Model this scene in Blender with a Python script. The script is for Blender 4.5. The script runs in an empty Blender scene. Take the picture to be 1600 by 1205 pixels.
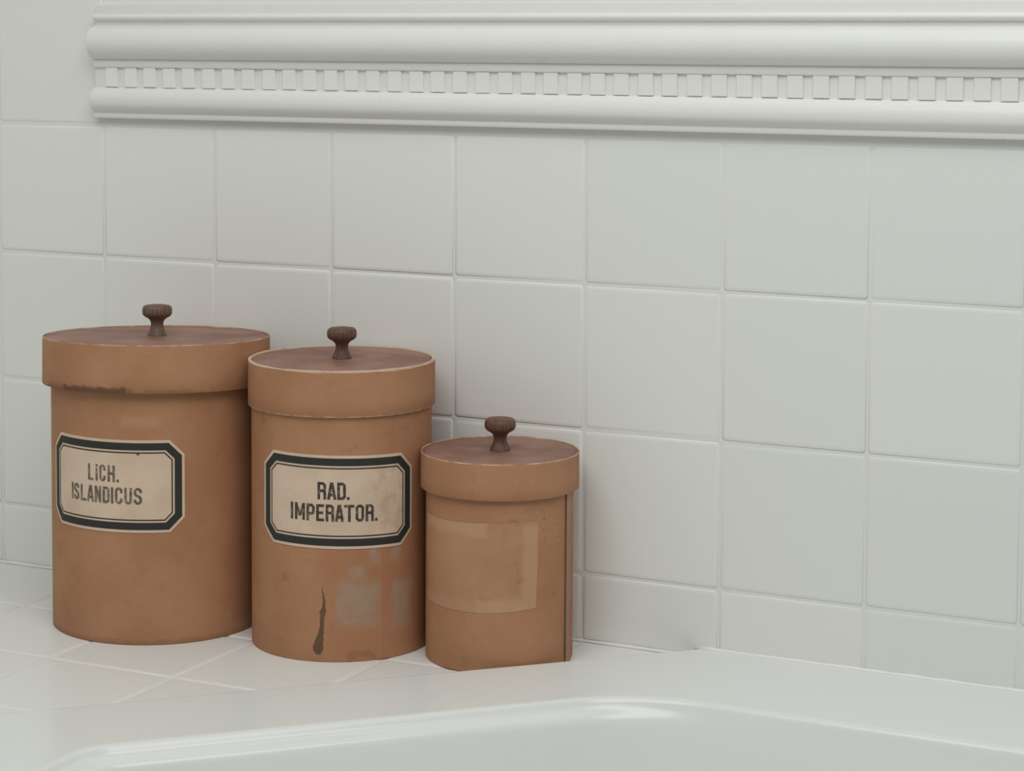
import bpy, bmesh, math, random
from mathutils import Vector, Matrix

random.seed(7)
scene = bpy.context.scene
COL = scene.collection

# ------------------------------------------------------------------ camera
F_PX = 3394.797
PITCH, ROLL, YAW = 0.0690082, 0.0057205, 0.4525262
CAM = Vector((1.4992885, -2.0199333, 0.0918411))
fwd = Vector((-math.sin(YAW) * math.cos(PITCH), math.cos(YAW) * math.cos(PITCH), -math.sin(PITCH)))
rgt = Vector((math.cos(YAW), math.sin(YAW), 0.0))
upv = rgt.cross(fwd)
rgt, upv = (math.cos(ROLL) * rgt + math.sin(ROLL) * upv, -math.sin(ROLL) * rgt + math.cos(ROLL) * upv)
cd = bpy.data.cameras.new('camera')
cd.sensor_fit = 'HORIZONTAL'
cd.sensor_width = 36.0
cd.lens = F_PX * 36.0 / 1600.0
cd.shift_y = -294.834 / 1600.0
cd.clip_start = 0.05
cam = bpy.data.objects.new('camera', cd)
m = Matrix((rgt, upv, -fwd)).transposed().to_4x4()
m.translation = CAM
cam.matrix_world = m
COL.objects.link(cam)
scene.camera = cam

# ------------------------------------------------------------------ light
w = bpy.data.worlds.new('world')
scene.world = w
w.use_nodes = True
w.node_tree.nodes['Background'].inputs['Color'].default_value = (0.97, 1.0, 0.985, 1)
w.node_tree.nodes['Background'].inputs['Strength'].default_value = 0.31

ld = bpy.data.lights.new('skylight', 'AREA')          # the roof window over the tub
ld.shape = 'RECTANGLE'
ld.size, ld.size_y = 2.1, 1.3
ld.energy = 37.0
ld.color = (1.0, 1.0, 0.985)
lo = bpy.data.objects.new('skylight', ld)
COL.objects.link(lo)
lo.location = (1.10, -1.35, 1.50)
lo.rotation_euler = (Vector((0.65, -0.1, -0.2)) - lo.location).to_track_quat('-Z', 'Y').to_euler()

vs = scene.view_settings
vs.view_transform = 'Standard'
vs.look = 'None'
vs.exposure = -0.25
vs.gamma = 1.0
vs.use_curve_mapping = False

# ------------------------------------------------------------------ helpers
def link(name, me, parent=None):
    o = bpy.data.objects.new(name, me)
    COL.objects.link(o)
    if parent is not None:
        o.parent = parent
    return o

def mesh(name, verts, faces, material, smooth=True, uvs=None):
    me = bpy.data.meshes.new(name)
    me.from_pydata([tuple(v) for v in verts], [], faces)
    if uvs is not None:
        lay = me.uv_layers.new(name='UVMap')
        for pl in me.polygons:
            for li, vi in zip(pl.loop_indices, pl.vertices):
                lay.data[li].uv = uvs[vi]
    me.materials.append(material)
    for pl in me.polygons:
        pl.use_smooth = smooth
    me.update()
    return me

def tag(o, label, cat, group=None):
    o['label'] = label
    o['category'] = cat
    if group:
        o['group'] = group

def structure(o, label=None):
    o['kind'] = 'structure'
    if label:
        o['label'] = label

class NT:
    """small wrapper around a material's node tree"""
    def __init__(self, name, rough=0.6, spec=0.5):
        self.m = bpy.data.materials.new(name)
        self.m.use_nodes = True
        self.t = self.m.node_tree
        self.b = self.t.nodes['Principled BSDF']
        self.b.inputs['Roughness'].default_value = rough
        self.b.inputs['Specular IOR Level'].default_value = spec
    def n(self, ty, **kw):
        nd = self.t.nodes.new(ty)
        for k, v in kw.items():
            setattr(nd, k, v)
        return nd
    def l(self, a, b):
        self.t.links.new(a, b)
    def put(self, sock, v):
        if isinstance(v, bpy.types.NodeSocket):
            self.l(v, sock)
        else:
            sock.default_value = v
    def math(self, op, a, b=0.0, clamp=False):
        nd = self.n('ShaderNodeMath', operation=op, use_clamp=clamp)
        self.put(nd.inputs[0], a)
        self.put(nd.inputs[1], b)
        return nd.outputs[0]
    def noise(self, vec, scale, detail=3.0, rough=0.55):
        nd = self.n('ShaderNodeTexNoise')
        nd.inputs['Scale'].default_value = scale
        nd.inputs['Detail'].default_value = detail
        nd.inputs['Roughness'].default_value = rough
        if vec is not None:
            self.l(vec, nd.inputs['Vector'])
        return nd
    def ramp(self, x, a, b, lo=0.0, hi=1.0):
        nd = self.n('ShaderNodeMapRange', interpolation_type='SMOOTHSTEP')
        self.put(nd.inputs['Value'], x)
        nd.inputs['From Min'].default_value = a
        nd.inputs['From Max'].default_value = b
        nd.inputs['To Min'].default_value = lo
        nd.inputs['To Max'].default_value = hi
        return nd.outputs['Result']
    def mix(self, fac, a, b):
        nd = self.n('ShaderNodeMix', data_type='RGBA')
        self.put(nd.inputs['Factor'], fac)
        self.put(nd.inputs['A'], a if isinstance(a, bpy.types.NodeSocket) else (*a, 1))
        self.put(nd.inputs['B'], b if isinstance(b, bpy.types.NodeSocket) else (*b, 1))
        return nd.outputs['Result']
    def mapping(self, vec, scale):
        nd = self.n('ShaderNodeMapping')
        nd.inputs['Scale'].default_value = scale
        self.l(vec, nd.inputs['Vector'])
        return nd.outputs['Vector']
    def coord(self, which='Object'):
        return self.n('ShaderNodeTexCoord').outputs[which]
    def uv(self):
        s = self.n('ShaderNodeSeparateXYZ')
        self.l(self.coord('UV'), s.inputs[0])
        return s.outputs['X'], s.outputs['Y']
    def wobble_uv(self, scale, amp):
        """uv pushed about by noise so that stains get ragged edges"""
        u, v = self.uv()
        nz = self.noise(self.coord('UV'), scale, 4)
        s = self.n('ShaderNodeSeparateXYZ')
        self.l(nz.outputs['Color'], s.inputs[0])
        du = self.math('MULTIPLY', self.math('SUBTRACT', s.outputs['X'], 0.5), amp)
        dv = self.math('MULTIPLY', self.math('SUBTRACT', s.outputs['Y'], 0.5), amp)
        return self.math('ADD', u, du), self.math('ADD', v, dv)
    def box(self, u, v, u0, u1, v0, v1, soft=0.001):
        a = self.ramp(u, u0 - soft, u0 + soft)
        b = self.ramp(u, u1 - soft, u1 + soft, 1, 0)
        c = self.ramp(v, v0 - soft, v0 + soft)
        d = self.ramp(v, v1 - soft, v1 + soft, 1, 0)
        return self.math('MULTIPLY', self.math('MULTIPLY', a, b), self.math('MULTIPLY', c, d))
    def color(self, c):
        self.put(self.b.inputs['Base Color'], c if isinstance(c, bpy.types.NodeSocket) else (*c, 1))
    def bump(self, h, strength=0.3, dist=0.001):
        nd = self.n('ShaderNodeBump')
        nd.inputs['Strength'].default_value = strength
        nd.inputs['Distance'].default_value = dist
        self.put(nd.inputs['Height'], h)
        self.l(nd.outputs['Normal'], self.b.inputs['Normal'])

# ------------------------------------------------------------------ materials
WHITE = (0.79, 0.80, 0.765)
def mat_tile():
    k = NT('glazed_white_tile', 0.34, 0.35)
    oi = k.n('ShaderNodeObjectInfo')
    c = k.mix(k.ramp(oi.outputs['Random'], 0, 1), WHITE, (0.765, 0.775, 0.745))
    k.color(c)
    nz = k.noise(k.coord(), 14.0, 2)
    k.bump(nz.outputs['Fac'], 0.06, 0.002)
    return k.m
def mat_grout():
    k = NT('white_grout', 0.85, 0.2)
    nz = k.noise(k.coord(), 40.0, 3)
    k.color(k.mix(nz.outputs['Fac'], (0.735, 0.74, 0.715), (0.78, 0.785, 0.76)))
    k.bump(k.noise(k.coord(), 700.0, 2).outputs['Fac'], 0.2, 0.0005)
    return k.m
def mat_plaster():
    k = NT('painted_moulding', 0.33, 0.5)
    k.color((0.80, 0.805, 0.775))
    v = k.coord()
    fine = k.noise(v, 420.0, 3)
    patch = k.noise(v, 22.0, 2)
    lumps = k.math('MULTIPLY', k.ramp(fine.outputs['Fac'], 0.56, 0.72), k.ramp(patch.outputs['Fac'], 0.42, 0.62))
    streak = k.noise(k.mapping(v, (6, 6, 260)), 1.0, 2)
    k.bump(k.math('ADD', lumps, k.math('MULTIPLY', streak.outputs['Fac'], 0.35)), 0.35, 0.0008)
    return k.m
def mat_enamel():
    k = NT('white_tub_acrylic', 0.20, 0.40)
    k.color((0.770, 0.787, 0.765))
    k.bump(k.noise(k.coord(), 9.0, 2).outputs['Fac'], 0.06, 0.002)
    return k.m
def mat_caulk():
    k = NT('white_silicone', 0.4, 0.4)
    k.color((0.83, 0.835, 0.81))
    return k.m

def board(k, base, dark, light):
    """aged paper-covered cardboard colour"""
    v = k.coord()
    big = k.noise(v, 16.0, 4)
    fibre = k.noise(k.mapping(v, (1, 1, 3.0)), 420.0, 3)
    c = k.mix(k.ramp(big.outputs['Fac'], 0.3, 0.72), base, light)
    c = k.mix(k.math('MULTIPLY', k.ramp(fibre.outputs['Fac'], 0.45, 0.75), 0.22), c, dark)
    speck = k.noise(v, 330.0, 2)
    c = k.mix(k.math('MULTIPLY', k.ramp(speck.outputs['Fac'], 0.70, 0.78), 0.25), c, dark)
    scuff = k.noise(v, 45.0, 5, 0.7)
    c = k.mix(k.math('MULTIPLY', k.ramp(scuff.outputs['Fac'], 0.56, 0.78), 0.45), c, dark)
    k.bump(fibre.outputs['Fac'], 0.12, 0.0006)
    return c
BASE = (0.392, 0.191, 0.098)
DARK = (0.215, 0.105, 0.058)
LIGHT = (0.452, 0.234, 0.128)
PALE = (0.56, 0.37, 0.235)

def mat_body_left():
    k = NT('ochre_cardboard', 0.72, 0.25)
    c = board(k, BASE, DARK, LIGHT)
    u, v = k.wobble_uv(90, 0.010)
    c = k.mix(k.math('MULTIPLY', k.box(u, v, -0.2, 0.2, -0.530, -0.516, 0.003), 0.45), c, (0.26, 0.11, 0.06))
    c = k.mix(k.math('MULTIPLY', k.box(u, v, 0.030, 0.072, -0.296, -0.286, 0.004), 0.25), c, PALE)
    k.color(c)
    return k.m
def mat_body_mid():
    k = NT('stained_ochre_cardboard', 0.70, 0.25)
    c = board(k, BASE, DARK, LIGHT)
    u, v = k.wobble_uv(52, 0.022)
    red = k.box(u, v, 0.030, 0.17, -0.52, -0.405, 0.02)
    c = k.mix(k.math('MULTIPLY', red, 0.35), c, (0.40, 0.165, 0.085))
    patch = k.math('MAXIMUM', k.box(u, v, 0.044, 0.088, -0.487, -0.440, 0.005), k.box(u, v, 0.103, 0.128, -0.494, -0.441, 0.006))
    patch = k.math('MAXIMUM', patch, k.box(u, v, 0.078, 0.089, -0.424, -0.404, 0.004))
    patch = k.math('MAXIMUM', patch, k.box(u, v, 0.100, 0.112, -0.424, -0.404, 0.005))
    patch = k.math('MAXIMUM', patch, k.box(u, v, 0.052, 0.075, -0.438, -0.425, 0.005))
    grain = k.noise(k.coord(), 60.0, 4)
    patch = k.math('MULTIPLY', patch, k.ramp(grain.outputs['Fac'], 0.25, 0.65, 0.35, 0.95))
    u0, v0 = k.uv()
    patch = k.math('MULTIPLY', patch, k.ramp(k.math('ABSOLUTE', k.math('SUBTRACT', u0, 0.0945)), 0.004, 0.0065))
    c = k.mix(patch, c, (0.375, 0.265, 0.190))
    # the dark drip
    ud, vd = k.wobble_uv(180, 0.0040)
    cr = k.n('ShaderNodeValToRGB')                  # red: half width, green: centre line, along the height
    cr.color_ramp.interpolation = 'B_SPLINE'
    keys = [(0.0, .0020, .0255), (0.05, .0050, .0252), (0.14, .0058, .0250), (0.24, .0040, .0268), (0.34, .0022, .0288), (0.48, .0020, .0296), (0.58, .0026, .0298),
            (0.66, .0029, .0303), (0.74, .0012, .0318), (0.82, .0016, .0316), (0.90, .0008, .0302), (1.0, .0002, .0293)]
    el = cr.color_ramp.elements
    while len(el) < len(keys):
        el.new(0.5)
    for e_, (p_, w_, c_) in zip(el, keys):
        e_.position = p_
        e_.color = (w_ * 100, (c_ - 0.02) * 50, 0, 1)
    k.put(cr.inputs['Fac'], k.math('DIVIDE', k.math('ADD', vd, 0.5135), 0.0680))
    sep = k.n('ShaderNodeSeparateColor')
    k.l(cr.outputs['Color'], sep.inputs[0])
    half = k.math('DIVIDE', sep.outputs[0], 100.0)
    mid_ = k.math('ADD', k.math('DIVIDE', sep.outputs[1], 50.0), 0.02)
    drip = k.ramp(k.math('SUBTRACT', k.math('ABSOLUTE', k.math('SUBTRACT', ud, mid_)), half), -0.0004, 0.0005, 1, 0)
    drip = k.math('MULTIPLY', drip, k.box(u0, v0, 0.0, 0.05, -0.5135, -0.4455, 0.0006))
    drip = k.math('MULTIPLY', drip, k.ramp(grain.outputs['Fac'], 0.30, 0.6, 0.75, 1.0))
    c = k.mix(k.math('MULTIPLY', drip, 0.85), c, (0.095, 0.058, 0.036))
    # paper seam and worn foot
    seam = k.box(u0, v0, 0.0880, 0.0886, -0.53, -0.40, 0.0003)
    c = k.mix(k.math('MULTIPLY', seam, 0.35), c, PALE)
    c = k.mix(k.math('MULTIPLY', k.box(u, v, 0.055, 0.085, -0.519, -0.512, 0.002), 0.3), c, (0.20, 0.09, 0.05))
    k.color(c)
    return k.m
def mat_body_small():
    k = NT('plain_ochre_cardboard', 0.72, 0.25)
    c = board(k, BASE, DARK, LIGHT)
    u, v = k.wobble_uv(110, 0.006)
    n = k.noise(k.coord('UV'), 240.0, 2)
    spots = k.math('MULTIPLY', k.box(u, v, 0.03, 0.11, -0.40, -0.36, 0.01), k.ramp(n.outputs['Fac'], 0.62, 0.70))
    c = k.mix(k.math('MULTIPLY', spots, 0.7), c, (0.12, 0.06, 0.035))
    k.color(c)
    return k.m
def mat_band(name, stain=None, pale_foot=0.0, base=BASE, light=LIGHT):
    """skirt of a lid; uv.y is height above the skirt's lower edge"""
    k = NT(name, 0.72, 0.25)
    c = board(k, base, DARK, light)
    u0, v0 = k.uv()
    u, v = k.wobble_uv(110, 0.008)
    if stain:
        s = k.math('MAXIMUM', k.box(u, v, -0.036, 0.042, -0.01, 0.0056, 0.0018), k.math('MULTIPLY', k.box(u, v, -0.072, 0.05, -0.01, 0.0050, 0.0035), 0.6))
        s = k.math('MAXIMUM', s, k.math('MULTIPLY', k.box(u, v, 0.060, 0.11, -0.01, 0.0035, 0.002), 0.4))
        s = k.math('MAXIMUM', s, k.math('MULTIPLY', k.box(u, v, -0.09, 0.12, -0.01, 0.0014, 0.0014), 0.45))
        c = k.mix(k.math('MULTIPLY', s, 0.85), c, (0.125, 0.055, 0.034))
    if pale_foot:
        s = k.ramp(v, 0.0004, 0.0016, 1, 0)
        c = k.mix(k.math('MULTIPLY', s, pale_foot), c, PALE)
    k.color(c)
    return k.m
def mat_top():
    k = NT('red_brown_lid_top', 0.55, 0.4)
    v = k.coord()
    big = k.noise(v, 18.0, 4)
    fine = k.noise(v, 300.0, 3)
    c = k.mix(k.ramp(big.outputs['Fac'], 0.3, 0.7), (0.215, 0.100, 0.070), (0.325, 0.176, 0.128))
    c = k.mix(k.math('MULTIPLY', k.ramp(fine.outputs['Fac'], 0.5, 0.75), 0.35), c, (0.15, 0.075, 0.055))
    u, vv = k.uv()                                  # uv.x is the distance from the rim
    rim = k.math('ADD', u, k.math('MULTIPLY', k.math('SUBTRACT', big.outputs['Fac'], 0.5), 0.012))
    c = k.mix(k.ramp(rim, 0.001, 0.006, 0.55, 0.0), c, (0.085, 0.05, 0.042))
    k.color(c)
    k.bump(fine.outputs['Fac'], 0.1, 0.0005)
    return k.m
def mat_rim(name, amount):
    k = NT(name, 0.8, 0.2)
    nz = k.noise(k.coord(), 55.0, 4, 0.65)
    a = 0.50 - 0.34 * amount
    c = k.mix(k.ramp(nz.outputs['Fac'], a, a + 0.34), (0.36, 0.195, 0.108), (0.62, 0.46, 0.33))
    k.color(c)
    return k.m
def mat_wood(name, a, b):
    k = NT(name, 0.5, 0.35)
    v = k.coord()
    g = k.noise(k.mapping(v, (3.5, 1, 0.35)), 150.0, 4)
    k.color(k.mix(k.ramp(g.outputs['Fac'], 0.3, 0.7), a, b))
    k.bump(g.outputs['Fac'], 0.15, 0.0005)
    return k.m
def mat_paper(name, stain):
    k = NT(name, 0.75, 0.25)
    v = k.coord()
    big = k.noise(v, 24.0, 4)
    c = k.mix(k.ramp(big.outputs['Fac'], 0.3, 0.7), (0.625, 0.475, 0.350), (0.695, 0.545, 0.420))
    fine = k.noise(v, 500.0, 2)
    c = k.mix(k.math('MULTIPLY', k.ramp(fine.outputs['Fac'], 0.55, 0.8), 0.3), c, (0.40, 0.28, 0.18))
    u, w_ = k.wobble_uv(60, 0.02)
    if stain:
        blot = k.noise(v, 70.0, 5, 0.7)
        s = k.math('MULTIPLY', k.box(u, w_, 0.080, 0.125, -0.400, -0.318, 0.012), k.ramp(blot.outputs['Fac'], 0.42, 0.66))
        c = k.mix(k.math('MULTIPLY', s, 0.38), c, (0.42, 0.24, 0.145))
    else:
        u0, v0 = k.uv()
        c = k.mix(k.math('MULTIPLY', k.box(u0, v0, 0.0468, 0.0500, -0.3245, -0.3222, 0.0006), 0.9), c, (0.11, 0.06, 0.04))
    k.color(c)
    return k.m
def mat_ink(name, c0, worn, lo_, hi_):
    k = NT(name, 0.6, 0.3)
    v = k.coord()
    nz = k.noise(v, 210.0, 4, 0.7)
    c = k.mix(k.math('MULTIPLY', k.ramp(nz.outputs['Fac'], lo_, hi_), worn), c0, (0.50, 0.38, 0.27))
    k.color(c)
    return k.m
def mat_remnant():
    k = NT('torn_paper_residue', 0.78, 0.2)
    c = board(k, (0.420, 0.222, 0.120), DARK, (0.465, 0.258, 0.148))
    u, v = k.wobble_uv(60, 0.011)
    e = k.math('MAXIMUM', k.box(u, v, -0.07, 0.022, -0.384, -0.36, 0.004), k.box(u, v, 0.057, 0.09, -0.47, -0.375, 0.004))
    e = k.math('MAXIMUM', e, k.box(u, v, 0.010, 0.09, -0.47, -0.447, 0.004))
    e = k.math('MAXIMUM', e, k.math('MULTIPLY', k.box(u, v, -0.075, 0.08, -0.47, -0.449, 0.005), 0.5))
    c = k.mix(k.math('MULTIPLY', e, 0.50), c, (0.54, 0.345, 0.215))
    k.color(c)
    return k.m

TILE, GROUT, PLASTER, ENAMEL, CAULK = mat_tile(), mat_grout(), mat_plaster(), mat_enamel(), mat_caulk()

# ------------------------------------------------------------------ levels
S = 0.15                       # tile pitch
ZL = -0.521                    # top of the tiled ledge
ZR = -0.5115                   # top of the tub rim
TUBC = 0.7315                  # the tub's slanted outer edge is the line x - y = TUBC
XL = -0.45                     # left wall

# ------------------------------------------------------------------ tiles
def inset_poly(poly, d):
    """poly: counter-clockwise 2-D convex polygon; returns it moved inwards by d"""
    n = len(poly)
    lines = []
    for i in range(n):
        a, b = Vector(poly[i]), Vector(poly[(i + 1) % n])
        t = (b - a).normalized()
        nrm = Vector((-t.y, t.x))
        lines.append((a + nrm * d, t))
    out = []
    for i in range(n):
        p, t = lines[i - 1]
        q, s = lines[i]
        den = t.x * s.y - t.y * s.x
        k = ((q.x - p.x) * s.y - (q.y - p.y) * s.x) / den
        out.append(p + t * k)
    return out

def round_poly(poly, r, seg=1):
    out = []
    n = len(poly)
    for i in range(n):
        p, a, b = Vector(poly[i]), Vector(poly[i - 1]), Vector(poly[(i + 1) % n])
        u, v = (a - p).normalized(), (b - p).normalized()
        ang = u.angle(v)
        t = min(r / math.tan(ang / 2), 0.45 * min((a - p).length, (b - p).length))
        s, e = p + u * t, p + v * t
        for k in range(seg + 1):
            f = k / seg
            out.append((1 - f) ** 2 * s + 2 * f * (1 - f) * p + f * f * e)
    return out

def tile_mesh(poly, name='tile', mat=None):
    """poly lies in local x,y, the glazed face looks along +z, its level is z = 0"""
    loops = []
    for d, z in ((0.0, -0.005), (0.0001, -0.0008), (0.0014, -0.00030), (0.0042, 0.0)):
        q = round_poly(inset_poly(poly, d) if d else [Vector(p) for p in poly], 0.0022, 1)
        loops.append([(v.x, v.y, z) for v in q])
    n = len(loops[0])
    verts = [v for lp in loops for v in lp]
    faces = []
    for j in range(len(loops) - 1):
        for i in range(n):
            a, b = j * n + i, j * n + (i + 1) % n
            faces.append((a, b, b + n, a + n))
    faces.append(tuple(range((len(loops) - 1) * n, len(loops) * n)))
    me = mesh(name, verts, faces, mat or TILE)
    me.polygons[len(me.polygons) - 1].use_smooth = False
    return me

G = 0.0013                     # half a joint
def rect(x0, x1, y0, y1):
    return [(x0 + G, y0 + G), (x1 - G, y0 + G), (x1 - G, y1 - G), (x0 + G, y1 - G)]

full_tile = tile_mesh(rect(-S / 2, S / 2, -S / 2, S / 2))
ledge_tile = tile_mesh(inset_poly([(-S / 2, -S / 2), (S / 2, -S / 2), (S / 2, S / 2), (-S / 2, S / 2)], 0.0016))
zcut0, zcut1 = ZL + 0.0005, -3 * S
cut_tile = tile_mesh(rect(-S / 2, S / 2, -(zcut1 - zcut0) / 2, (zcut1 - zcut0) / 2))

def jitter(a=0.0028):
    return random.uniform(-a, a)

# back wall: its tiled face is y = 0, it looks along -y
wall_back = link('wall_back', mesh('wall_back', [(x, y, z) for y in (0.0007, 0.10) for z in (-0.75, 0.75) for x in (XL - 0.1, 2.4)],
    [(0, 1, 3, 2), (4, 6, 7, 5), (0, 4, 5, 1), (2, 3, 7, 6), (0, 2, 6, 4), (1, 5, 7, 3)], GROUT, False))
structure(wall_back, 'white square glazed tiles on the wall behind the canisters')
RX = Matrix.Rotation(math.radians(90), 4, 'X')
def wall_tile(me, x, z):
    o = link('tile', me, wall_back)
    o.matrix_local = Matrix.Translation((x, random.uniform(-0.0003, 0.0003), z)) @ RX @ Matrix.Rotation(jitter(), 4, 'X') @ Matrix.Rotation(jitter(), 4, 'Y') @ Matrix.Rotation(jitter(0.0015), 4, 'Z')
NCOL = 15
for i in range(-3, NCOL - 3 - 1):
    x = (i + 0.5) * S
    for j in range(3):
        wall_tile(full_tile, x, -(j + 0.5) * S)
    wall_tile(cut_tile, x, (zcut0 + zcut1) / 2)
for i in range(-3, 0):
    for j in range(3):
        wall_tile(full_tile, (i + 0.5) * S, (j + 0.5) * S)

# left wall: face x = XL
wall_left = link('wall_left', mesh('wall_left', [(x, y, z) for x in (XL - 0.1, XL - 0.0007) for z in (-0.75, 0.75) for y in (-1.5, 0.0018)],
    [(0, 1, 3, 2), (4, 6, 7, 5), (0, 4, 5, 1), (2, 3, 7, 6), (0, 2, 6, 4), (1, 5, 7, 3)], GROUT, False))
structure(wall_left, 'white tiled wall at the left')
RL = Matrix(((0, 0, 1, 0), (1, 0, 0, 0), (0, 1, 0, 0), (0, 0, 0, 1)))
for i in range(10):
    for j in range(-3, 4):
        o = link('tile', full_tile if j < 3 else cut_tile, wall_left)
        o.matrix_local = Matrix.Translation((XL, -(i + 0.5) * S, -(j + 0.5) * S if j < 3 else (zcut0 + zcut1) / 2)) @ RL @ Matrix.Rotation(jitter(), 4, 'X') @ Matrix.Rotation(jitter(), 4, 'Y')

# ledge: tiles in line with the wall joints, cut along the tub's slanted edge
def clip(poly, n, c):
    """keep the part of poly with p.n <= c"""
    out = []
    for i in range(len(poly)):
        a, b = Vector(poly[i]), Vector(poly[(i + 1) % len(poly)])
        da, db = a.dot(n) - c, b.dot(n) - c
        if da <= 0:
            out.append(a)
        if da * db < 0:
            out.append(a + (b - a) * (da / (da - db)))
    return out
XTUB = 0.19                    # left outer edge of the tub
def ledge_outline():
    return [(XL - 0.0, 0.0018), (XL - 0.0, -1.2), (XTUB - 0.002, -1.2), (XTUB - 0.002, XTUB - TUBC), (TUBC - 0.002, 0.0018)]
lo_ = ledge_outline()
zt_, zb_ = ZL - 0.0007, -0.72
nv = len(lo_)
ledge = link('floor', mesh('tiled_ledge', [(x, y, zt_) for x, y in lo_] + [(x, y, zb_) for x, y in lo_],
    [tuple(range(nv)), tuple(reversed(range(nv, 2 * nv)))] + [(i, i + nv, (i + 1) % nv + nv, (i + 1) % nv) for i in range(nv)], GROUT, False))
structure(ledge, 'white tiled ledge between wall and bathtub')
for i in range(-3, 5):
    for j in range(0, 8):
        x0, x1, y1, y0 = i * S, (i + 1) * S, -j * S, -(j + 1) * S
        poly = [Vector(p) for p in inset_poly([(x0, y0), (x1, y0), (x1, y1), (x0, y1)], 0.0016)]
        if j >= 4:                               # beside the tub's left flank
            poly = clip(poly, Vector((1, 0)), XTUB - 0.003)
        elif j < 3 or x1 > XTUB:
            poly = clip(poly, Vector((1, -1)).normalized(), (TUBC - 0.004) / math.sqrt(2))
        if len(poly) < 3:
            continue
        # drop near-duplicate corners and slivers
        pp = [p for q, p in enumerate(poly) if (p - poly[q - 1]).length > 0.004]
        if len(pp) < 3:
            continue
        area = 0.5 * sum(pp[q - 1].x * pp[q].y - pp[q].x * pp[q - 1].y for q in range(len(pp)))
        if area < 2.5e-4:
            continue
        full = len(pp) == 4 and abs(area - (S - 0.0032) ** 2) < 1e-6
        c = sum(pp, Vector((0, 0))) / len(pp)
        me = ledge_tile if full else tile_mesh([p - c for p in pp])
        o = link('tile', me, ledge)
        o.matrix_local = Matrix.Translation((c.x, c.y, ZL)) @ Matrix.Rotation(jitter(0.0012), 4, 'X') @ Matrix.Rotation(jitter(0.0012), 4, 'Y')

# ------------------------------------------------------------------ moulding with dentils
def arc(cx, cz, rx, rz, a0, a1, n):
    return [(cx + rx * math.cos(math.radians(a0 + (a1 - a0) * i / n)), cz + rz * math.sin(math.radians(a0 + (a1 - a0) * i / n))) for i in range(n + 1)]
prof = [(-0.004, 0.1365), (0.004, 0.1365), (0.0045, 0.1262)]
prof += arc(0.0065, 0.1222, 0.0052, 0.0038, 80, -80, 6)
prof += [(0.0062, 0.1180), (0.0060, 0.1135)]
prof += arc(0.0065, 0.0935, 0.0175, 0.0190, 86, -80, 16)
prof += [(0.0105, 0.0735), (0.0105, 0.0668), (0.0100, 0.0660), (0.0072, 0.0660), (0.0072, 0.0432), (0.0098, 0.0428), (0.0106, 0.0420)]
prof += arc(0.0085, 0.0285, 0.0090, 0.0130, 70, -30, 8)
prof += [(0.0140, 0.0190), (0.0110, 0.0160), (0.0092, 0.0145), (0.0092, 0.0140), (0.0096, 0.0132), (0.0096, 0.0098), (0.0088, 0.0086), (-0.004, 0.0080)]
X0M, X1M = -0.0065, 1.80
nprof = len(prof)
xs = [X0M, X0M + 0.0012, X1M]
verts, faces = [], []
for k, x in enumerate(xs):
    for d, z in prof:
        if k == 0:                       # softened end
            zc = 0.072
            verts.append((x, -(d - 0.0008 if d > 0 else d), z))
        else:
            verts.append((x, -d, z))
for k in range(len(xs) - 1):
    for i in range(nprof - 1):
        a = k * nprof + i
        faces.append((a, a + nprof, a + nprof + 1, a + 1))
faces.append(tuple(range(nprof)))
faces.append(tuple(reversed(range(2 * nprof, 3 * nprof))))
me = mesh('trim_1', verts, faces, PLASTER)
bm = bmesh.new(); bm.from_mesh(me)
bmesh.ops.recalc_face_normals(bm, faces=bm.faces)
for e in bm.edges:
    if len(e.link_faces) == 2 and e.calc_face_angle(0) > math.radians(38):
        e.smooth = False
bm.to_mesh(me); bm.free()
trim = link('trim_1', me)
structure(trim, 'white painted dentil moulding along the top of the tiles')

def box_mesh(name, sx, sy, sz, mat, bev=0.0012, seg=2):
    bm = bmesh.new()
    bmesh.ops.create_cube(bm, size=1)
    for v in bm.verts:
        v.co = Vector((v.co.x * sx, v.co.y * sy, v.co.z * sz))
    if bev:
        bmesh.ops.bevel(bm, geom=list(bm.edges), offset=bev, segments=seg, profile=0.5, affect='EDGES')
    me = bpy.data.meshes.new(name)
    bm.to_mesh(me); bm.free()
    me.materials.append(mat)
    for pl in me.polygons:
        pl.use_smooth = True
    return me
dent = box_mesh('dentil', 0.0165, 0.0060, 0.0222, PLASTER, 0.0008, 1)
for pl in dent.polygons:
    pl.use_smooth = False
i = 0
while True:
    x = 0.0095 + 0.0086 + i * 0.02603
    if x > X1M - 0.02:
        break
    o = link('dentil', dent, trim)
    o.location = (x + random.uniform(-.0004, .0004), -0.0067 + random.uniform(-.0003, .0003), 0.0550 + random.uniform(-.0003, .0003))
    i += 1

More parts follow.
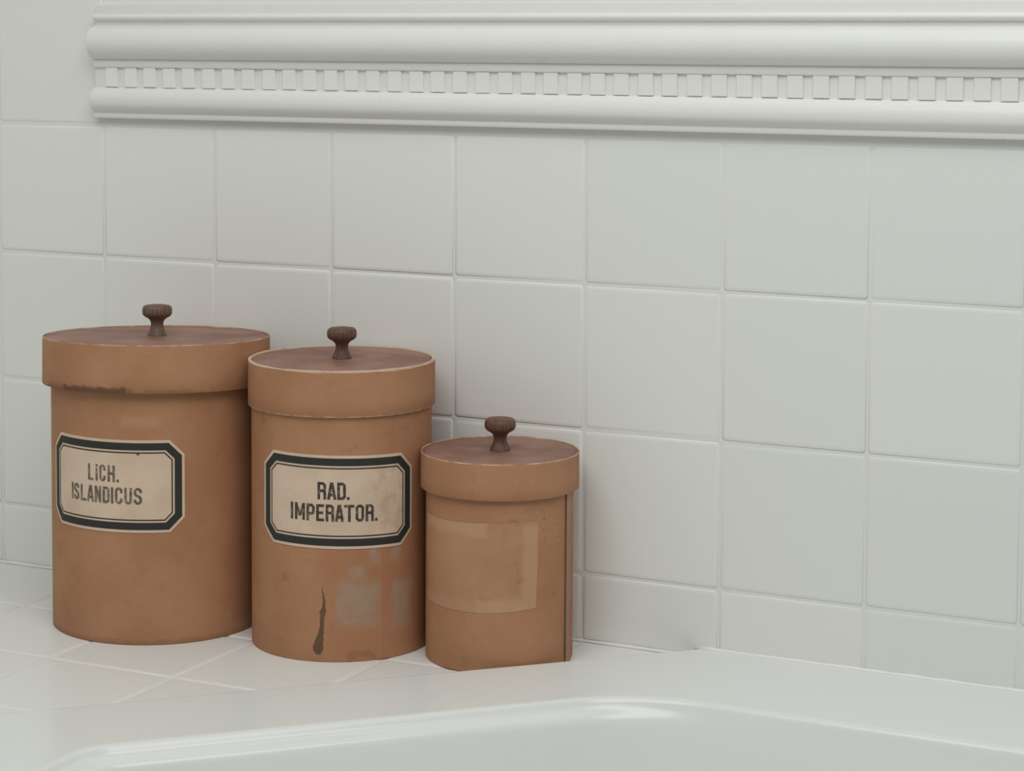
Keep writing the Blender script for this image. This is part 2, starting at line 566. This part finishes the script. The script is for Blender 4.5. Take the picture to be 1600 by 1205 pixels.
# ------------------------------------------------------------------ bathtub
def loop_pts(corners, radii, seg=10, sub=6):
    """closed loop: rounded corners joined by subdivided straight runs, always the same vertex count"""
    n = len(corners)
    cs = [Vector(c) for c in corners]
    arcs = []
    for i in range(n):
        p, a, b = cs[i], cs[i - 1], cs[(i + 1) % n]
        u, v = (a - p).normalized(), (b - p).normalized()
        ang = u.angle(v)
        t = radii[i] / math.tan(ang / 2)
        s, e = p + u * t, p + v * t
        cdir = (u + v).normalized()
        c = p + cdir * (radii[i] / math.sin(ang / 2))
        a0 = s - c
        sweep = math.pi - ang
        cr = a0.x * (e - c).y - a0.y * (e - c).x
        sg = 1 if cr > 0 else -1
        pts = []
        for k in range(seg + 1):
            th = sg * sweep * k / seg
            pts.append(c + Vector((a0.x * math.cos(th) - a0.y * math.sin(th), a0.x * math.sin(th) + a0.y * math.cos(th))))
        arcs.append(pts)
    out = []
    for i in range(n):
        out += arcs[i]
        s, e = arcs[i][-1], arcs[(i + 1) % n][0]
        for k in range(1, sub):
            out.append(s.lerp(e, k / sub))
    return out
# counter-clockwise seen from above
OUT = [(TUBC, -0.0015), (XTUB, XTUB - TUBC - 0.0015), (XTUB, -1.45), (1.10, -1.45), (1.85, -0.80), (1.85, -0.0015)]
INN = [(0.7335, -0.1715), (0.3730, -0.5325), (0.3730, -1.28), (1.02, -1.28), (1.66, -0.73), (1.66, -0.1715)]
RO = [0.004, 0.02, 0.03, 0.10, 0.10, 0.004]
RI = [0.16, 0.055, 0.16, 0.22, 0.22, 0.16]
def off(d):
    return inset_poly(INN, d)
sections = []                  # (loop, z)
sections.append((loop_pts(OUT, RO), -0.70))
sections.append((loop_pts(OUT, RO), ZR - 0.0030))
sections.append((loop_pts(inset_poly(OUT, 0.0008), RO), ZR - 0.0010))
sections.append((loop_pts(inset_poly(OUT, 0.0025), RO), ZR))
sections.append((loop_pts(inset_poly(OUT, 0.0040), RO), ZR))
sections.append((loop_pts(off(-0.008), RI), ZR))
bowl = [(-0.0040, 0.0), (-0.0012, 0.0006), (0.0006, 0.0024), (0.0018, 0.0052), (0.0035, 0.0075), (0.0070, 0.0092), (0.0120, 0.0102), (0.0155, 0.0114),
        (0.0178, 0.0138), (0.0190, 0.0175), (0.0215, 0.030), (0.030, 0.075), (0.045, 0.17), (0.065, 0.27), (0.10, 0.33), (0.17, 0.355)]
plain = [(-0.0040, 0.0), (-0.0012, 0.0006), (0.0006, 0.0024), (0.0018, 0.0052), (0.0026, 0.0085), (0.0034, 0.0120), (0.0042, 0.0160), (0.0052, 0.0200),
         (0.0064, 0.0250), (0.0078, 0.0300), (0.0110, 0.0420), (0.0200, 0.085), (0.040, 0.17), (0.065, 0.27), (0.10, 0.33), (0.17, 0.355)]
def bowl_loop(d):
    return loop_pts(off(d), [max(0.03, r - d * 0.35) for r in RI])
for (d, dz), (e, ez) in zip(bowl, plain):          # the step inside the lip dies away towards the wall side
    la, lb = bowl_loop(d), bowl_loop(e)
    pts, zs = [], []
    for pa, pb in zip(la, lb):
        f = min(1.0, max(0.0, (pa.x - 0.58) / 0.30))
        f = f * f * (3 - 2 * f)
        pts.append(pa.lerp(pb, f))
        zs.append(ZR - (dz + (ez - dz) * f))
    sections.append((pts, zs))
nl = len(sections[0][0])
verts, faces = [], []
for lp, z in sections:
    verts += [(p.x, p.y, z[q] if isinstance(z, list) else z) for q, p in enumerate(lp)]
for j in range(len(sections) - 1):
    for i in range(nl):
        a, b = j * nl + i, j * nl + (i + 1) % nl
        faces.append((a, b, b + nl, a + nl))
faces.append(tuple(range((len(sections) - 1) * nl, len(sections) * nl)))
me = mesh('bathtub', verts, faces, ENAMEL)
tub = link('bathtub', me)
tag(tub, 'glossy white built-in bathtub with a wide slanted rim in front of the canisters', 'bathtub')

# silicone joints
def bead(name, pts, r, parent=None):
    verts, faces = [], []
    n = 6
    for k, p in enumerate(pts):
        p = Vector(p)
        t = (Vector(pts[min(k + 1, len(pts) - 1)]) - Vector(pts[max(k - 1, 0)])).normalized()
        a = t.cross(Vector((0, 0, 1))).normalized()
        b = Vector((0, 0, 1))
        rr = r * random.uniform(0.8, 1.2)
        for i in range(n):
            an = 2 * math.pi * i / n
            verts.append(p + a * rr * math.cos(an) + b * rr * math.sin(an))
    for k in range(len(pts) - 1):
        for i in range(n):
            a, b = k * n + i, k * n + (i + 1) % n
            faces.append((a, b, b + n, a + n))
    faces.append(tuple(reversed(range(n))))
    faces.append(tuple(range((len(pts) - 1) * n, len(pts) * n)))
    return link(name, mesh(name, verts, faces, CAULK), parent)
b1 = bead('trim_2', [(TUBC - 0.005 + (1.85 - TUBC) * k / 60, -0.0015, ZR - 0.0002) for k in range(61)], 0.0026)
structure(b1, 'white silicone joint between tiles and bathtub rim')
b2 = bead('trim_3', [(XL + (TUBC - XL) * k / 70, -0.0008, ZL + 0.0008) for k in range(70)], 0.0021)
structure(b2, 'white silicone joint between tiles and ledge')

# ------------------------------------------------------------------ canisters
NSEG = 96
def ring_mesh(name, prof, mat, uvf, n=NSEG, sharp=40, cap0=False, cap1=False):
    """lathe of (r, z); uvf(angle_from_front, r, z, i) -> uv.  angle 0 looks along -y"""
    verts, faces, uvs = [], [], []
    for k in range(n + 1):                       # the seam is at the back (+y)
        a = -math.pi + 2 * math.pi * k / n
        for i, (r, z) in enumerate(prof):
            verts.append((r * math.sin(a), -r * math.cos(a), z))
            uvs.append(uvf(a, r, z, i))
    L = len(prof)
    for k in range(n):
        for i in range(L - 1):
            p = k * L + i
            q = (p, p + L, p + L + 1, p + 1)
            if prof[i][0] < 1e-7:
                q = (p, p + L + 1, p + 1)
            elif prof[i + 1][0] < 1e-7:
                q = (p, p + L, p + 1)
            faces.append(q)
    me = mesh(name, verts, faces, mat, True, uvs)
    bm = bmesh.new(); bm.from_mesh(me)
    bmesh.ops.remove_doubles(bm, verts=bm.verts, dist=1e-6)
    bmesh.ops.recalc_face_normals(bm, faces=bm.faces)
    for e in bm.edges:
        if len(e.link_faces) == 2 and e.calc_face_angle(0) > math.radians(sharp):
            e.smooth = False
    bm.to_mesh(me); bm.free()
    return me

def cyl_point(s, z, r, off):
    """point on a canister: s metres round from the front (-y), world height z"""
    a = s / r
    return Vector(((r + off) * math.sin(a), -(r + off) * math.cos(a), z - ZL))

def wrap_polys(name, polys, r, off, mat, step=0.004, thick=0.0):
    """flat convex polygons in (s, z) laid round the cylinder, cut into strips so that they bend"""
    verts, faces, uvs = [], [], []
    for poly in polys:
        P = [Vector(p) for p in poly]
        s0, s1 = min(p.x for p in P), max(p.x for p in P)
        k0, k1 = math.floor(s0 / step), math.floor((s1 - 1e-9) / step)
        for k in range(k0, k1 + 1):
            q = clip(P, Vector((1, 0)), (k + 1) * step)
            if len(q) >= 3:
                q = clip(q, Vector((-1, 0)), -k * step)
            if len(q) < 3:
                continue
            b = len(verts)
            for p in q:
                verts.append(cyl_point(p.x, p.y, r, off))
                uvs.append((p.x, p.y))
            faces.append(tuple(range(b, b + len(q))))
            if thick:                             # edge of the paper
                for i in range(len(q)):
                    p, t = q[i], q[(i + 1) % len(q)]
                    inner = abs(p.x - t.x) < 1e-7 and (abs(p.x - k * step) < 1e-6 or abs(p.x - (k + 1) * step) < 1e-6)
                    if inner or (p - t).length < 1e-6:
                        continue
                    c = len(verts)
                    for w_, o_ in ((p, off), (p, off - thick), (t, off - thick), (t, off)):
                        verts.append(cyl_point(w_.x, w_.y, r, o_))
                        uvs.append((w_.x, w_.y))
                    faces.append((c, c + 1, c + 2, c + 3))
    me = mesh(name, verts, faces, mat, True, uvs)
    bm = bmesh.new(); bm.from_mesh(me)
    bmesh.ops.remove_doubles(bm, verts=bm.verts, dist=1e-7)
    for e in bm.edges:
        if len(e.link_faces) == 2 and e.calc_face_angle(0) > math.radians(35):
            e.smooth = False
    bm.to_mesh(me); bm.free()
    return me

# --- printed lettering: condensed block capitals as pen strokes
def stroke_polys(line, t, closed=False):
    """quads along a polyline of width t with mitred joints"""
    pts = [Vector(p) for p in line]
    n = len(pts)
    L, R = [], []
    for i in range(n):
        a = pts[i - 1] if (i > 0 or closed) else None
        b = pts[(i + 1) % n] if (i < n - 1 or closed) else None
        d1 = (pts[i] - a).normalized() if a is not None else None
        d2 = (b - pts[i]).normalized() if b is not None else None
        if d1 is None: d1 = d2
        if d2 is None: d2 = d1
        n1, n2 = Vector((-d1.y, d1.x)), Vector((-d2.y, d2.x))
        mt = (n1 + n2).normalized()
        k = t / 2 / max(0.45, mt.dot(n1))
        L.append(pts[i] + mt * k); R.append(pts[i] - mt * k)
    out = []
    for i in range(n if closed else n - 1):
        j = (i + 1) % n
        out.append([R[i], R[j], L[j], L[i]])
    return out

def glyph(ch, w, h, t):
    a, x, y = t / 2, w - t / 2, h - t / 2
    c = min(w, h) * 0.20
    m_ = h * 0.50
    def P(*s): return list(s)
    if ch == 'I': return [P((w / 2, 0), (w / 2, h))]
    if ch == 'i': return [P((w / 2, 0), (w / 2, h * 0.80)), P((w / 2, h * 0.87), (w / 2, h))]
    if ch == '.': return [P((w / 2, 0), (w / 2, t * 1.05))]
    if ch == 'L': return [P((a, h), (a, a), (w, a))]
    if ch == 'H': return [P((a, 0), (a, h)), P((x, 0), (x, h)), P((a, m_), (x, m_))]
    if ch == 'T': return [P((0, y), (w, y)), P((w / 2, 0), (w / 2, y))]
    if ch == 'E': return [P((w, y), (a, y), (a, a), (w, a)), P((a, m_), (w * 0.88, m_))]
    if ch == 'C': return [P((x, h * 0.66), (x, y - c), (x - c, y), (a + c, y), (a, y - c), (a, a + c), (a + c, a), (x - c, a), (x, a + c), (x, h * 0.34))]
    if ch == 'O': return [P((a, a + c), (a + c, a), (x - c, a), (x, a + c), (x, y - c), (x - c, y), (a + c, y), (a, y - c), 'closed')]
    if ch == 'U': return [P((a, h), (a, a + c), (a + c, a), (x - c, a), (x, a + c), (x, h))]
    if ch == 'D': return [P((a, a), (x - c, a), (x, a + c), (x, y - c), (x - c, y), (a, y), 'closed')]
    if ch == 'S': return [P((x, h * 0.70), (x, y - c), (x - c, y), (a + c, y), (a, y - c), (a, h * 0.64), (a + c * .6, h * 0.56), (x - c * .6, h * 0.45), (x, h * 0.36), (x, a + c), (x - c, a), (a + c, a), (a, a + c), (a, h * 0.30))]
    if ch == 'A': return [P((a, 0), (w / 2 - t * .12, h)), P((x, 0), (w / 2 + t * .12, h)), P((w * 0.28, h * 0.27), (w * 0.72, h * 0.27))]
    if ch == 'N': return [P((a, 0), (a, h)), P((x, 0), (x, h)), P((a, h - t * .2), (x, t * .2))]
    if ch == 'M': return [P((a, 0), (a, h)), P((x, 0), (x, h)), P((a, h - t * .2), (w / 2, h * 0.25)), P((x, h - t * .2), (w / 2, h * 0.25))]
    if ch == 'P': return [P((a, 0), (a, y), (x - c, y), (x, y - c), (x, h * 0.42 + c), (x - c, h * 0.42), (a, h * 0.42))]
    if ch == 'R': return [P((a, 0), (a, y), (x - c, y), (x, y - c), (x, m_ + c * .6), (x - c, m_), (a, m_)), P((x - c, m_), (x, m_ - c * .9), (x, 0))]
    return []

def text_polys(items, z0, h, t, slope=0.0):
    """items: (character, left, right) in metres along s; z0 baseline"""
    out = []
    for ch, s0, s1 in items:
        w_ = s1 - s0
        for ln in glyph(ch, w_, h, t):
            closed = ln[-1] == 'closed'
            pts = [p for p in ln if p != 'closed']
            for q in stroke_polys(pts, t, closed):
                out.append([(s0 + p.x, z0 + p.y + slope * (s0 + p.x)) for p in q])
    # every polygon counter-clockwise
    fixed = []
    for q in out:
        ar = sum(q[i - 1][0] * q[i][1] - q[i][0] * q[i - 1][1] for i in range(len(q)))
        fixed.append(q if ar > 0 else q[::-1])
    return fixed

def cut_rect(sc, zc, w_, h_, c, slope=0.0):
    a, b = w_ / 2, h_ / 2
    pts = [(-a + c, -b), (a - c, -b), (a, -b + c), (a, b - c), (a - c, b), (-a + c, b), (-a, b - c), (-a, -b + c)]
    return [(sc + x, zc + y + slope * x) for x, y in pts]

def frame_polys(outer, inner):
    n = len(outer)
    return [[outer[i], outer[(i + 1) % n], inner[(i + 1) % n], inner[i]] for i in range(n)]

def make_label(parent, r, sc, zc, W, H, lines, paper, border, ink, slope, t):
    lab = link('label', wrap_polys('label', [cut_rect(sc, zc, W, H, 0.0150, slope)], r, 0.0006, paper, 0.004, 0.0006), parent)
    lab['label'] = 'cream paper label with clipped corners and a black border'
    cut = lambda d: cut_rect(sc, zc, W - 2 * d, H - 2 * d, 0.0150 - 0.586 * d, slope)
    link('border_band', wrap_polys('border_band', frame_polys(cut(0.0028), cut(0.0103)), r, 0.00078, border, 0.004), lab)
    link('border_line', wrap_polys('border_line', frame_polys(cut(0.0122), cut(0.0135)), r, 0.00078, border, 0.004), lab)
    for items, z0, h in lines:
        o = link('lettering', wrap_polys('lettering', text_polys(items, z0, h, t, slope), r, 0.00080, ink, 0.002), lab)

def make_canister(name, cx, cy, R, rb, ztop, skirt, body_mat, band_mat, rim_mat, knob_mat, top_mat, tilt=None, knob_scale=1.0, rim_w=0.0018, fray=0.0):
    root = bpy.data.objects.new(name, None)
    COL.objects.link(root)
    root.location = (cx, cy, ZL)
    H = ztop - ZL                                  # lid top over the ledge
    hb = H - 0.0045
    bp = [(0.0, 0.0008), (rb - 0.004, 0.0008), (rb - 0.0012, 0.0), (rb - 0.0003, 0.0006), (rb, 0.0020)]
    bp += [(rb, 0.0020 + (hb - 0.003) * k / 8) for k in range(1, 9)]
    bp += [(rb - 0.0008, hb), (rb - 0.0025, hb), (rb - 0.0028, hb - 0.02), (0.0, hb - 0.02)]
    body = link('body', ring_mesh('body', bp, body_mat, lambda a, r, z, i: (a * rb, z + ZL)), root)
    # lid: its own origin in the middle of the skirt's lower edge
    zl0 = H - skirt
    t = 0.0024
    sp = [(R - t, skirt - 0.004), (R - t, 0.0004), (R - t + 0.0004, 0.0), (R - 0.0004, 0.0), (R, 0.0005), (R, skirt * 0.33), (R, skirt * 0.66), (R, skirt - 0.0010)]
    lid = link('lid', ring_mesh('lid', sp, band_mat, lambda a, r, z, i: (a * R, z)), root)
    lid.location = (0, 0, zl0)
    if tilt:
        lid.matrix_local = Matrix.Translation((0, 0, zl0)) @ Matrix.Translation((0, 0, skirt)) @ tilt @ Matrix.Translation((0, 0, -skirt))
    rp = [(R, skirt - 0.0010), (R - 0.0002, skirt - 0.0003), (R - 0.0007, skirt), (R - rim_w, skirt - 0.0001), (R - rim_w - 0.0004, skirt - 0.0011)]
    rim = ring_mesh('lid_rim', rp, rim_mat, lambda a, r, z, i: (a * R, z))
    if fray:                                        # ragged paper edge
        ph = [random.uniform(0, 6.28) for _ in range(6)]
        for v in rim.vertices:
            a = math.atan2(v.co.y, v.co.x)
            f = sum(math.sin(n_ * a + p_) / (1 + q_ * .4) for q_, (n_, p_) in enumerate(zip((3, 7, 11, 17, 23, 37), ph))) / 2.2
            if v.co.z > skirt - 0.0009:
                v.co.z += fray * 0.6 * f
            elif math.hypot(v.co.x, v.co.y) > R - 0.0001:
                v.co.z -= fray * (0.9 + 0.8 * f)
                v.co.x *= 1.0015; v.co.y *= 1.0015
    link('lid_rim', rim, lid)
    r1 = R - rim_w - 0.0003
    tp = [(r1, skirt - 0.0010)] + [(r1 * (1 - k / 8), skirt - 0.0009 + 0.0002 * math.sin(k / 8 * 3)) for k in range(1, 8)] + [(0.0, skirt - 0.0008)]
    tp += [(r1, skirt - 0.0038)]
    link('lid_top', ring_mesh('lid_top', tp, top_mat, lambda a, r, z, i: (R - r, a)), lid)
    kp = [(0, -0.0005), (9.9, -0.0005), (9.9, 0.4), (9.6, 1.5), (8.5, 4.2), (7.1, 7.6), (6.3, 10.6), (6.3, 13.2), (7.2, 15.8), (9.6, 18.0), (12.6, 19.6), (14.4, 21.4), (15.0, 23.8), (15.0, 27.0), (14.3, 29.4), (12.4, 31.0), (8.0, 31.7), (0, 31.9)]
    kp = [(a * 0.001 * knob_scale, b * 0.001 * knob_scale + skirt - 0.0009) for a, b in kp]
    link('knob', ring_mesh('knob', kp, knob_mat, lambda a, r, z, i: (a, z), 40, 50), lid)
    return root

TOP = mat_top()
BORDER = mat_ink('black_label_border', (0.031, 0.032, 0.028), 0.08, 0.62, 0.80)
PI2 = math.pi / 2

# large canister, lid sitting a little askew
tilt = Matrix.Rotation(math.radians(-2.4), 4, Vector((math.cos(YAW), math.sin(YAW), 0)))
tilt = Matrix.Rotation(math.radians(0.25), 4, Vector((-math.sin(YAW), math.cos(YAW), 0))) @ tilt
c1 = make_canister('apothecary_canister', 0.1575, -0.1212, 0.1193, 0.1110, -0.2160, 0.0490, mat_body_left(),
                   mat_band('ochre_lid_band', stain=True), mat_rim('slightly_worn_edge', 0.35), mat_wood('grey_brown_wood', (0.105, 0.066, 0.047), (0.175, 0.110, 0.075)), TOP, tilt, 1.05, 0.0011)
tag(c1, 'largest round ochre cardboard canister, labelled LICH. ISLANDICUS, with wooden knob', 'canister', 'old apothecary canisters on the ledge')
mm = 0.001
L1 = [('L', -7.4, -0.6), ('i', 1.8, 5.0), ('C', 6.6, 13.9), ('H', 16.2, 24.2), ('.', 25.8, 28.8)]
L2 = [('I', -31.6, -28.8), ('S', -27.6, -20.0), ('L', -17.6, -10.2), ('A', -9.0, 0.0), ('N', 1.0, 8.6), ('D', 10.4, 18.2), ('I', 19.6, 22.6), ('C', 24.2, 32.3), ('U', 34.2, 42.2), ('S', 43.9, 52.3)]
sc = lambda it: [(c, a * mm, b * mm) for c, a, b in it]
make_label(c1, 0.1110, 0.0142, -0.3565, 0.1625, 0.0950, [(sc(L1), -0.3525, 0.0170), (sc(L2), -0.3748, 0.0170)],
           mat_paper('cream_label_paper', False), BORDER, mat_ink('faded_ink', (0.120, 0.093, 0.072), 0.60, 0.42, 0.72), -0.004, 0.0026)

# middle canister with the frayed pale rim
c2 = make_canister('apothecary_canister', 0.3728, -0.1010, 0.0960, 0.0926, -0.2282, 0.0465, mat_body_mid(),
                   mat_band('ochre_lid_band_pale_foot', pale_foot=0.8), mat_rim('frayed_pale_edge', 1.0), mat_wood('red_brown_wood', (0.088, 0.043, 0.030), (0.150, 0.080, 0.054)), TOP, None, 1.02, 0.0030, 0.0008)
tag(c2, 'middle ochre cardboard canister with a frayed pale rim, labelled RAD. IMPERATOR.', 'canister', 'old apothecary canisters on the ledge')
M1 = [('R', 25.0, 33.7), ('A', 34.6, 43.8), ('D', 44.6, 53.1), ('.', 54.0, 57.0)]
M2 = [('I', -3.9, -1.2), ('M', 0.9, 11.9), ('P', 13.6, 22.2), ('E', 23.7, 31.6), ('R', 33.2, 41.6), ('A', 42.3, 51.3), ('T', 51.6, 61.5), ('O', 62.7, 71.2), ('R', 72.8, 81.2), ('.', 82.4, 85.4)]
make_label(c2, 0.0926, 0.0430, -0.3595, 0.1700, 0.0935, [(sc(M1), -0.3560, 0.0173), (sc(M2), -0.3780, 0.0170)],
           mat_paper('stained_cream_label_paper', True), BORDER, mat_ink('black_ink', (0.055, 0.043, 0.034), 0.5, 0.48, 0.72), -0.018, 0.0027)

# small canister without a label
c3 = make_canister('apothecary_canister', 0.5450, -0.0812, 0.0797, 0.0743, -0.3122, 0.0362, mat_body_small(),
                   mat_band('ochre_lid_band_plain', pale_foot=0.0), mat_rim('thin_worn_edge', 0.45), mat_wood('dark_red_brown_wood', (0.100, 0.048, 0.034), (0.165, 0.085, 0.059)), TOP, None, 1.05, 0.0009)
tag(c3, 'smallest ochre cardboard canister with torn label residue, at the tub rim', 'canister', 'old apothecary canisters on the ledge')
edge = []
for s, z in ((-62, -458), (-30, -460), (10, -460.5), (45, -459), (71.5, -456.5), (73, -412), (73.6, -370), (40, -370.5), (0, -372), (-35, -372.5), (-63, -371), (-65.5, -400), (-61.5, -425)):
    edge.append((s * mm, z * mm))
cen = (0.005, -0.415)
tris = [[cen, edge[i], edge[(i + 1) % len(edge)]] for i in range(len(edge))]
rem = link('label_residue', wrap_polys('label_residue', tris, 0.0743, 0.0003, mat_remnant(), 0.004, 0.0), c3)
rem['label'] = 'paler rectangle of torn paper left by a lost label'
k = NT('paper_seam', 0.75, 0.25)
c = board(k, (0.375, 0.210, 0.135), DARK, (0.42, 0.245, 0.165))
u, v = k.uv()
c = k.mix(k.ramp(k.math('ABSOLUTE', k.math('SUBTRACT', u, 0.1187)), 0.0053, 0.0057, 0, 0.8), c, (0.09, 0.045, 0.03))
k.color(c)
seam = link('seam_strip', wrap_polys('seam_strip', [[(0.1128, ZL + 0.001), (0.1246, ZL + 0.001), (0.1246, -0.3490), (0.1128, -0.3490)]], 0.0743, 0.0016, k.m, 0.004, 0.0016), c3)
seam['label'] = 'overlapping vertical paper seam'
